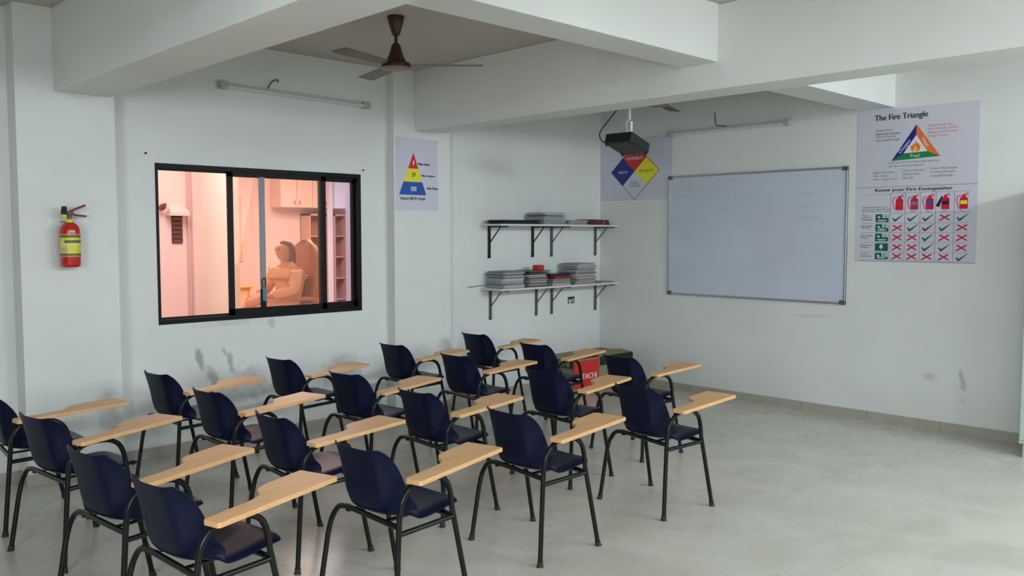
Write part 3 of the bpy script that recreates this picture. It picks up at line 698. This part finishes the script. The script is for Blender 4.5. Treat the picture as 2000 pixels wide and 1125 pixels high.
for k, ch in enumerate('ABC F'):
    y0, y1 = rows[k] + .012, rows[k + 1] - .014; x0, x1 = .178, .292
    A.poly([(x0, y0), (x1, y0), (x1, y1), (x0, y1)], I_teal)
    if ch != ' ':
        A.poly([(x0 + .06, y0), (x1 - .002, y0), (x1 - .002, y0 + .05), (x0 + .06, y0 + .05)], I_pale, 2); A.text(ch, x0 + .088, y0 + .026, .022, .022, I_teal, 4)
        A.poly([(x0 + .015, y1 - .03), (x0 + .03, y1 - .012), (x0 + .085, y1 - .012), (x0 + .10, y1 - .03)], I_pale, 2); A.poly([(x0 + .022, y0 + .02), (x0 + .045, y0 + .035), (x0 + .035, y0 + .06), (x0 + .018, y0 + .045)], I_pale, 2)
        if ch == 'B': A.poly([(x0 + .05, y0 + .055), (x0 + .075, y1 - .03), (x0 + .04, y1 - .03)], I_pale, 3)
    else:
        A.poly([(x0 + .045, y0 + .02), (x0 + .07, y0 + .015), (x0 + .06, y0 + .045), (x0 + .075, y0 + .045), (x0 + .05, y1 - .012), (x0 + .055, y0 + .06), (x0 + .038, y0 + .06)], I_white, 2)
A.mb.build('fire_class_icons', t)
A = art(); A.auto = t; A.text('Know your Fire Extinguisher', .49, .052, .62, .034, I_black, bold=.0014)
para(A, ['Symbols found on', 'fire extinguishers', 'and what they mean'], .06, .275, .027, I_txt, .015, .235)
for k, ls in enumerate((['Wood,', 'paper &', 'textiles'], ['Flammable', 'Liquids'], ['Flammable', 'Gases'], ['Electrical', 'Contact'], ['Cooking', 'oils & fats'])):
    para(A, ls, .05, (rows[k] + rows[k + 1]) / 2 - .013 * len(ls), .028, I_txt, .015, .10)
for k, ls in enumerate((['WATER'], ['FOAM', 'SPRAY'], ['DRY', 'POWDER'], ['CARBON', 'DIOXIDE'], ['WET', 'CHEMICAL'])): para(A, ls, cols[k] + .045, .33, .016, I_grey, .008, .05)

# ------------------------------------------------------------------ wall shelves with paper stacks
m_sh = mat('white_laminate_board', (0.66, 0.65, 0.62), .45); m_br1 = M_blackmetal; m_br2 = mat('grey_painted_steel', (0.085, 0.09, 0.09), .5)
def bracket(x, z, m, label, hgt=.31, arm=.27):
    t = tag(empty('shelf_bracket', (x, YL, z)), label, 'bracket', 'brackets under the wall shelves')
    b = MB(); b.box((-.011, -.022, -hgt), (.011, -.001, 0), m, bev=.002); b.box((-.013, -.012, -hgt - .002), (.013, -.001, -hgt + .03), m); b.build('upright', t)
    b = MB(); b.box((-.011, -arm, -.014), (.011, -.022, -.001), m, bev=.002); b.build('arm', t)
    b = MB(); b.tube([(0, -.018, -.165), (0, -.17, -.010)], .006, m, 6); b.build('brace', t)
ZU, ZLo = 1.677, 1.062
for x, m, l in ((5.665, m_br1, 'black leftmost bracket under the upper wall shelf'), (6.265, m_br1, 'black second bracket under the upper wall shelf'), (6.545, m_br2, 'grey third bracket from the left under the upper wall shelf'), (7.245, m_br2, 'grey rightmost bracket under the upper wall shelf')): bracket(x, ZU, m, l)
for x, l in ((5.68, 'leftmost'), (6.32, 'second'), (6.55, 'third'), (7.25, 'rightmost')): bracket(x, ZLo, m_br2, 'grey %s bracket from the left under the lower wall shelf' % l if l in ('second', 'third') else 'grey %s bracket under the lower wall shelf' % l, .295)
def board(x0, x1, z, m, label, dy=.29, name='wall_shelf'):
    b = MB(); b.box((x0, YL - dy, z + .0005), (x1, YL - .002, z + .0185), m, bev=.0015); return tag(b.build(name), label, 'shelf')
board(5.56, 6.40, ZU, m_sh, 'white upper shelf board, left one with black folders')
board(6.402, 7.33, ZU, m_sh, 'white upper shelf board, right one reaching the corner')
board(5.56, 6.44, ZLo, m_sh, 'white lower shelf board, left one under paper stacks')
board(6.442, 7.33, ZLo, m_sh, 'white lower shelf board, right one reaching the corner')
pc = [mat('paper_white', (0.52, 0.52, 0.52), .8), mat('paper_grey', (0.28, 0.29, 0.30), .8), mat('paper_gap_dark', (0.10, 0.10, 0.11), .8), mat('paper_buff', (0.36, 0.31, 0.25), .8)]  # the dark tone paints in the shaded gaps between sheets
m_cover_b = mat('black_folder', (0.01, 0.01, 0.012), .5); m_cover_br = mat('brown_folder', (0.12, 0.085, 0.06), .7); m_cover_r = mat('crimson_folder', (0.30, 0.02, 0.05), .6); m_cover_m = mat('maroon_ledger', (0.11, 0.012, 0.02), .55)
rp = random.Random(11)
def bundle(x, y, z, lx, ly, h, mats, rz, name, label, group=None, cat='papers'):
    t = tag(empty(name, (x, y, z), rz), label, cat, group)
    n = max(2, int(h / .0045)); hh = h / n; b = MB(); z0 = 0
    for k in range(n):
        m = mats[rp.randrange(len(mats))] if k not in (0, n - 1) else mats[0]
        ox, oy = rp.uniform(-.012, .012), rp.uniform(-.010, .010); a, c = rp.uniform(.86, 1.0), rp.uniform(.9, 1.0)
        w1 = rp.uniform(-.0015, .0015); x0, x1, y0, y1 = -lx / 2 * a + ox, lx / 2 * a + ox, -ly / 2 * c + oy, ly / 2 * c + oy
        vs = [(x0, y0, z0), (x1, y0, z0), (x1, y1, z0), (x0, y1, z0), (x0, y0, z0 + hh * .9 + w1 * .3), (x1, y0, z0 + hh * .9), (x1, y1, z0 + hh * .9), (x0, y1, z0 + hh * .9)]
        b.add(vs, [(0, 3, 2, 1), (4, 5, 6, 7), (0, 1, 5, 4), (1, 2, 6, 5), (2, 3, 7, 6), (3, 0, 4, 7)], m); z0 += hh
    b.build('sheets', t)
    return t
def stack(x, y, z, lx, ly, heights, matsets, where, group):
    zz = z; n = len(heights)
    for k, (h, ms) in enumerate(zip(heights, matsets)):
        pos = 'bottom' if k == 0 else 'top' if k == n - 1 else None
        lab = ('%s bundle of %s' % (pos, where)) if pos else 'grey paper bundle in the middle of %s' % where
        bundle(x + rp.uniform(-.012, .012), y + rp.uniform(-.008, .008), zz + .0006, lx * rp.uniform(.92, 1), ly, h, ms, R(rp.uniform(-4, 4)), 'paper_bundle', lab, group); zz += h + .0008
    return zz
G0 = [pc[0], pc[1], pc[2], pc[2]]; G1 = [pc[1], pc[0], pc[2], pc[1]]; G2 = [pc[3], pc[1], pc[0]]
zt = ZLo + .0186; ys = YL - .155
z1 = stack(5.75, ys, zt, .30, .24, [.024, .02, .026, .02, .024, .026, .018], [G0, G1, G0, [pc[0], pc[2]], G1, G0, G1], 'the leftmost stack on the lower shelf', 'paper bundles on the lower shelf')
z2 = stack(6.08, ys, zt, .28, .24, [.022, .026, .02, .028, .022], [G1, G0, G2, G1, G2], 'the second stack on the lower shelf', 'paper bundles on the lower shelf')
b_top = z2
bundle(6.10, ys - .0, b_top + .007, .33, .24, .012, [m_cover_br, pc[3]], R(3), 'file_folder', 'brown folder lying under another on the second stack of the lower shelf', cat='folder')
bundle(6.11, ys, b_top + .0250, .30, .24, .014, [m_cover_br, pc[3]], R(-5), 'file_folder', 'topmost brown folder below the red packet on the lower shelf', cat='folder')
b = MB(); b.box((-.05, -.04, 0), (.05, .04, .05), mat('red_plastic', (0.55, 0.015, 0.02), .35), bev=.008); o = b.build('packet'); o.location = (6.17, ys - .03, b_top + .0405); o.rotation_euler = (0, 0, R(12)); tag(o, 'small bright red packet on the brown folders of the lower shelf', 'packet')
z3 = stack(6.43, ys, zt, .30, .24, [.022, .024, .02], [G2, G1, G2], 'the third stack under the crimson folder', 'paper bundles on the lower shelf')
bundle(6.42, ys, z3 + .003, .27, .24, .026, [m_cover_r], R(4), 'file_folder', 'crimson folder on the third stack of the lower shelf', cat='folder')
bundle(6.42, ys, z3 + .0320, .30, .24, .016, [m_cover_b, pc[2]], R(-3), 'file_folder', 'black folder on top of the crimson folder, lower shelf', cat='folder')
z4 = stack(6.80, ys, zt, .34, .24, [.026, .03, .026, .02, .024, .02, .026, .022, .016], [[pc[3], m_cover_m], G2, G2, [pc[0]], G1, G0, G1, G0, G1], 'the tall right stack on the lower shelf', 'paper bundles on the lower shelf')
bundle(7.13, ys, zt + .001, .26, .22, .012, [pc[3], m_cover_m, pc[0]], R(8), 'paper_bundle', 'thin loose papers at the corner end of the lower shelf')
b = MB(); b.tube([(5.39, YL - .02, ZLo + .034), (5.62, YL - .02, ZLo + .045)], .005, pc[1], 8); tag(b.build('rod'), 'thin grey rod sticking out left of the lower shelf', 'rod')
zu = ZU + .0186
bundle(5.86, ys, zu + .0006, .54, .22, .038, [m_cover_b], R(1), 'file_folder', 'long flat black folder at the left of the upper shelf', cat='folder')
z5 = stack(6.32, ys, zu, .34, .24, [.022, .026, .022, .024, .02], [G0, G1, [pc[0], pc[2]], G0, G1], 'the paper stack on the upper shelf', 'paper bundles on the upper shelf')
bundle(6.68, ys, zu + .0006, .30, .22, .045, [pc[1], pc[3]], R(-2), 'file_folder', 'grey file between the paper stack and maroon ledger, upper shelf', cat='folder')
t = tag(empty('ledger', (7.03, ys, zu + .0006), R(5)), 'maroon ledger with a pale string at the right of the upper shelf', 'book')
b = MB(); b.prism([(-.17, 0), (.16, 0), (.135, .052), (-.13, .056)], -.11, .11, m_cover_m, Matrix.Rotation(R(90), 4, 'X')); b.build('cover', t)
b = MB(); b.tube([(.045, -.112, .001), (.045, -.113, .054), (.045, .113, .054), (.045, .112, .001)], .002, pc[0], 6); b.build('string', t)
# broken switch box
t = tag(empty('switch_box', (6.865, YL, .895)), 'small broken switch box in the wall below the lower shelf', 'switch')
b = MB(); b.box((-.052, -.004, -.036), (.052, 0, .036), m_cover_b, bev=.002); b.build('box', t)
b = MB(); b.box((-.044, -.010, -.032), (-.006, -.004, .012), pc[0], bev=.002); b.box((.004, -.009, -.028), (.044, -.004, .018), pc[1], bev=.002); b.build('switch_plate', t)

# ------------------------------------------------------------------ carton in the corner
m_kraft = mat('kraft_card', (0.27, 0.235, 0.13), .8); m_cb = mat('black_print', (0.012, 0.012, 0.010), .6); m_cr = mat('red_print', (0.62, 0.025, 0.02), .5)
bx = tag(empty('carton', (6.36, 5.67, 0)), 'big open carton with black printed bands in the room corner', 'box')
CW, CD, CHh = .955, .462, .345; th = .006
b = MB(); b.box((0, 0, .03), (CW, th, CHh), m_kraft); b.box((0, CD - th, .03), (CW, CD, CHh), m_kraft); b.box((0, th, .03), (th, CD - th, CHh), m_kraft); b.box((CW - th, th, .03), (CW, CD - th, CHh), m_kraft)
b.box((th, th, .0), (CW - th, CD - th, .04), m_cb); b.build('body', bx)
A = Art((-.0005, CD, CHh), (0, -1, 0), (0, 0, -1), (-1, 0, 0), CD, .315); A.poly([(0, .02), (1, .02), (1, .28), (0, .28)], m_cb, 1); A.text('HITACHI', .50, .15, .36, .060, ink('card_letter', 170, 165, 120), 3, bold=.002); A.mb.build('side_band', bx)
A = Art((0, -.0005, CHh), (1, 0, 0), (0, 0, -1), (0, -1, 0), CW, .315); A.poly([(.43, .02), (1, .02), (1, .30), (.43, .30)], m_cb, 1); A.mb.build('front_band', bx)
b = MB(); b.add([(.40, .0, CHh), (CW - .01, .0, CHh), (CW - .01, .16, CHh + .02), (.52, .19, CHh + .03), (.40, .0, CHh - th), (CW - .01, .0, CHh - th), (CW - .01, .16, CHh + .014), (.52, .19, CHh + .024)], [(0, 1, 2, 3), (7, 6, 5, 4), (0, 4, 5, 1), (1, 5, 6, 2), (2, 6, 7, 3), (3, 7, 4, 0)], m_kraft); b.build('flap', bx)
rb = tag(empty('poster_board', (6.362, 5.662, .055)), 'red card panel with white lettering on the front of the corner carton', 'panel')
b = MB(); b.box((0, -.006, 0), (.385, -.001, .275), m_cr, bev=.001); b.build('card', rb)
A = Art((0, -.0062, .275), (1, 0, 0), (0, 0, -1), (0, -1, 0), .385, .275); A.text('HITACHI', .50, .58, .30, .055, I_white, 2, bold=.0022); A.mb.build('lettering', rb)

# ------------------------------------------------------------------ ceiling fans
def fan(x, y, drop, rz, label):
    t = tag(empty('ceiling_fan', (x, y, ZC), rz), label, 'fan', 'ceiling fans')
    b = MB(); b.lathe([(.02, -.125), (.026, -.12), (.052, -.03), (.055, -.01), (.055, -.001)], M_brown, 24); b.build('canopy', t)
    b = MB(); b.tube([(0, 0, -.10), (0, 0, -drop + .15)], .011, M_brown, 12); b.build('rod', t)
    b = MB(); b.lathe([(.02, -drop + .17), (.03, -drop + .155), (.045, -drop + .10), (.068, -drop + .05), (.093, -drop + .042), (.097, -drop + .03), (.095, -drop + .012)][::-1] , M_brown, 28); b.build('motor', t)
    b = MB(); b.lathe([(.015, -drop - .006), (.05, -drop - .004), (.085, -drop + .004), (.093, -drop + .013)], mat('beige_cap', (0.25, 0.17, 0.14), .4), 28); b.build('bottom_cap', t)
    for k in range(3):
        a = 2 * math.pi * k / 3; Mx = Matrix.Rotation(a, 4, 'Z') @ Matrix.Translation((0, 0, -drop + .028)) @ Matrix.Rotation(R(6), 4, 'X')
        b = MB(); b.prism([(.085, -.02), (.17, -.055), (.55, -.06), (.57, -.045), (.57, .045), (.55, .06), (.17, .05), (.085, .02)], -.0012, .0012, M_brown, Mx); b.build('blade', t)
fan(3.455, 4.643, .345, R(-44), 'brown ceiling fan in the bay near the window wall')
fan(6.26, 4.60, .30, R(20), 'brown ceiling fan mostly hidden behind the beam beside the projector mount')

# ------------------------------------------------------------------ tube lights
def tube_light(loc, rot, L_, label, wire):
    t = tag(empty('tube_light', loc), label, 'light'); t.rotation_euler = rot
    b = MB(); b.box((0, -.030, -.020), (L_, -.001, .020), M_white, bev=.004); b.build('housing', t)
    b = MB(); b.tube([(.03, -.045, -.006), (L_ - .03, -.045, -.006)], .014, mat('tube_glass', (0.62, 0.63, 0.62), .25), 14); b.build('tube', t)
    for x in (-.012, L_ - .045): b = MB(); b.box((x, -.062, -.028), (x + .057, -.001, .026), mat('endcap', (0.42, 0.42, 0.40), .45), bev=.006); b.build('end_cap', t)
    b = MB(); b.tube(smoothpath(wire, 5), .004, M_rubber, 6); b.build('cable', t)
tube_light((2.955, YL, 2.700), (0, R(.9), 0), 1.29, 'unlit tube light above the window', [(.38, -.02, .015), (.40, -.03, .06), (.43, -.03, .09), (.47, -.02, .10), (.478, -.004, .085)])
tube_light((XR, 5.226, 2.612), (0, 0, R(-90)), 1.32, 'unlit tube light above the whiteboard', [(.52, -.004, .165), (.53, -.02, .12), (.55, -.03, .05), (.60, -.035, .03), (.68, -.02, .018)])

# ------------------------------------------------------------------ projector
pj = tag(empty('projector', (5.81, 4.56, 2.36)), 'black projector hanging from a white ceiling pole above the room front', 'projector')
Mp = Matrix.Rotation(R(3), 4, 'Z') @ Matrix.Rotation(R(17), 4, 'Y')
m_pj = mat('black_projector', (0.008, 0.010, 0.010), .4); m_pg = mat('projector_grille', (0.022, 0.028, 0.028), .5)
b = MB(); b.box((-.14, -.115, -.045), (.14, .155, .045), m_pj, Mp, bev=.010); b.build('body', pj)
b = MB()
for k in range(7): b.box((-.10 + k * .03, -.1185, -.03), (-.085 + k * .03, -.114, .03), m_pg, Mp)
b.box((-.128, -.1165, -.034), (.128, -.1145, .034), m_pg, Mp); b.build('side_grille', pj)
b = MB(); b.lathe([(.04, 0), (.04, .025), (.034, .027)], m_pg, 20, Mp @ Matrix.Translation((.139, .06, 0)) @ Matrix.Rotation(R(90), 4, 'Y')); b.build('lens', pj)
for x, y in ((-.12, -.10), (-.12, .14), (.12, -.10), (.12, .14)): b = MB(); b.lathe([(.010, -.058), (.012, -.046)], M_rubber, 10, Mp @ Matrix.Translation((x, y, 0))); b.build('foot', pj)
m_mt = mat('white_mount', (0.78, 0.78, 0.76), .4)
b = MB(); b.tube([(0, 0, .19), (0, 0, .655)], .014, m_mt, 12); b.lathe([(.05, .648), (.05, .659)], m_mt, 20); b.build('pole', pj)
b = MB(); b.box((-.014, -.026, .095), (.014, -.020, .20), m_mt, bev=.003); b.box((-.014, .020, .095), (.014, .026, .20), m_mt, bev=.003); b.box((-.014, -.026, .185), (.014, .026, .20), m_mt); b.build('yoke', pj)
b = MB(); b.lathe([(.045, .040), (.055, .055), (.05, .075), (.03, .098)], m_mt, 20); b.build('ball_mount', pj)
b = MB(); b.tube(smoothpath([(-.03, .165, .0), (-.06, .20, .01), (-.08, .245, .05), (-.07, .26, .11), (-.03, .22, .19), (.0, .14, .29), (.02, .10, .38), (.02, .06, .50), (.01, .03, .64)], 5), .005, M_rubber, 7); b.build('cable', pj)

# ------------------------------------------------------------------ fire extinguisher on the left pillar
YP = YL - P1
fe = tag(empty('fire_extinguisher', (1.815, YP - .085, 1.395)), 'small red fire extinguisher with yellow label hung on the left pillar', 'fire extinguisher')
m_fr = mat('red_enamel', (0.52, 0.016, 0.012), .25, coat=.3)
b = MB(); b.lathe([(.045, -.006), (.056, .0), (.059, .012), (.059, .225), (.056, .245), (.046, .262), (.030, .274), (.020, .280)], m_fr, 32); b.build('cylinder', fe)
m_ly = mat('label_yellow', (0.72, 0.68, 0.03), .4); m_lt = mat('label_tan', (0.50, 0.30, 0.12), .5)
def wrap(z0, z1, m, a0=-190, a1=10, rr=.0596):
    b.add([(rr * math.cos(R(a0 + (a1 - a0) * k / 24)), rr * math.sin(R(a0 + (a1 - a0) * k / 24)), z) for z in (z0, z1) for k in range(25)], [(k, k + 1, k + 26, k + 25) for k in range(24)], m, True)
b = MB(); wrap(.060, .205, m_ly); wrap(.060, .068, m_lt, rr=.0598); wrap(.068, .082, mat('label_dark', (0.16, 0.11, 0.05), .5), rr=.0599); wrap(.182, .197, MATS['label_dark'], rr=.0599); wrap(.197, .205, m_lt, rr=.0599)
wrap(.148, .166, MATS['label_dark'], -140, 0, .0600); wrap(.135, .147, mat('label_cream', (0.75, 0.68, 0.42), .5), rr=.0599); wrap(.090, .120, mat('label_pink', (0.62, 0.42, 0.35), .5), -175, -120, .0600); b.build('label', fe)
b = MB(); b.lathe([(.022, .278), (.022, .296), (.016, .300)], m_ly, 20); b.build('neck_ring', fe)
b = MB(); b.lathe([(.013, .298), (.014, .318), (.012, .335)], m_cap, 16); b.box((-.02, -.014, .325), (.022, .014, .35), MATS['brown_enamel'], bev=.003); b.build('valve', fe)
b = MB(); b.lathe([(.012, -.016), (.018, -.012), (.018, .010)], M_rubber, 16, Matrix.Translation((-.035, 0, .345)) @ Matrix.Rotation(R(-90), 4, 'Y')); b.lathe([(.013, 0), (.017, .004), (.014, .03)], M_rubber, 14, Matrix.Translation((-.030, 0, .35))); b.build('gauge', fe)
b = MB(); b.lathe([(.012, 0), (.014, .02)], m_ly, 12, Matrix.Translation((-.022, 0, .318)) @ Matrix.Rotation(R(-90), 4, 'Y')); b.build('nozzle', fe)
m_hd = mat('dark_red_lever', (0.20, 0.02, 0.025), .35)
b = MB(); b.tube(smoothpath([(.0, 0, .345), (.04, 0, .365), (.095, 0, .388)], 4), .012, m_hd, 8, flat=.6); b.build('lever', fe)
b = MB(); b.tube(smoothpath([(.0, 0, .335), (.04, 0, .325), (.10, 0, .318)], 4), .011, m_hd, 8, flat=.6); b.build('handle', fe)
b = MB(); b.box((-.012, .055, .10), (.012, .084, .27), m_br2, bev=.002); b.box((-.03, .012, .283), (.03, .084, .287), m_br2); b.build('wall_hook', fe)

# ------------------------------------------------------------------ nails, cupboard edge
for p, l in (((2.40, YL, 2.165), 'small dark nail in the wall left above the window'), ((4.22, YL, 2.14), 'small dark nail in the wall right above the window')):
    b = MB(); b.lathe([(.004, 0), (.008, .012), (.003, .016)], M_rubber, 10, Matrix.Rotation(R(90), 4, 'X')); o = b.build('nail'); o.location = p; tag(o, l, 'nail')
m_al = mat('pale_green_enamel', (0.45, 0.56, 0.50), .4)
cu = tag(empty('steel_cupboard', (6.86, .92, 0)), 'pale green steel cupboard at the right edge by the front wall', 'cupboard')
b = MB(); b.box((0, 0, .10), (.45, .925, 1.95), m_al, bev=.006); b.build('body', cu)
for k in range(2): b = MB(); b.box((-.014, .01 + k * .456, .13), (-.001, .459 + k * .456, 1.92), m_al, bev=.003); d = b.build('door', cu); b = MB(); b.box((-.035, .41 + k * .07, 1.0), (-.014, .43 + k * .07, 1.12), M_alu, bev=.003); b.build('handle', d)
for x, y in ((.02, .02), (.40, .02), (.02, .87), (.40, .87)): b = MB(); b.prism([(x, y), (x + .03, y), (x + .03, y + .03), (x, y + .03)], 0, .10, m_al); b.build('leg', cu)
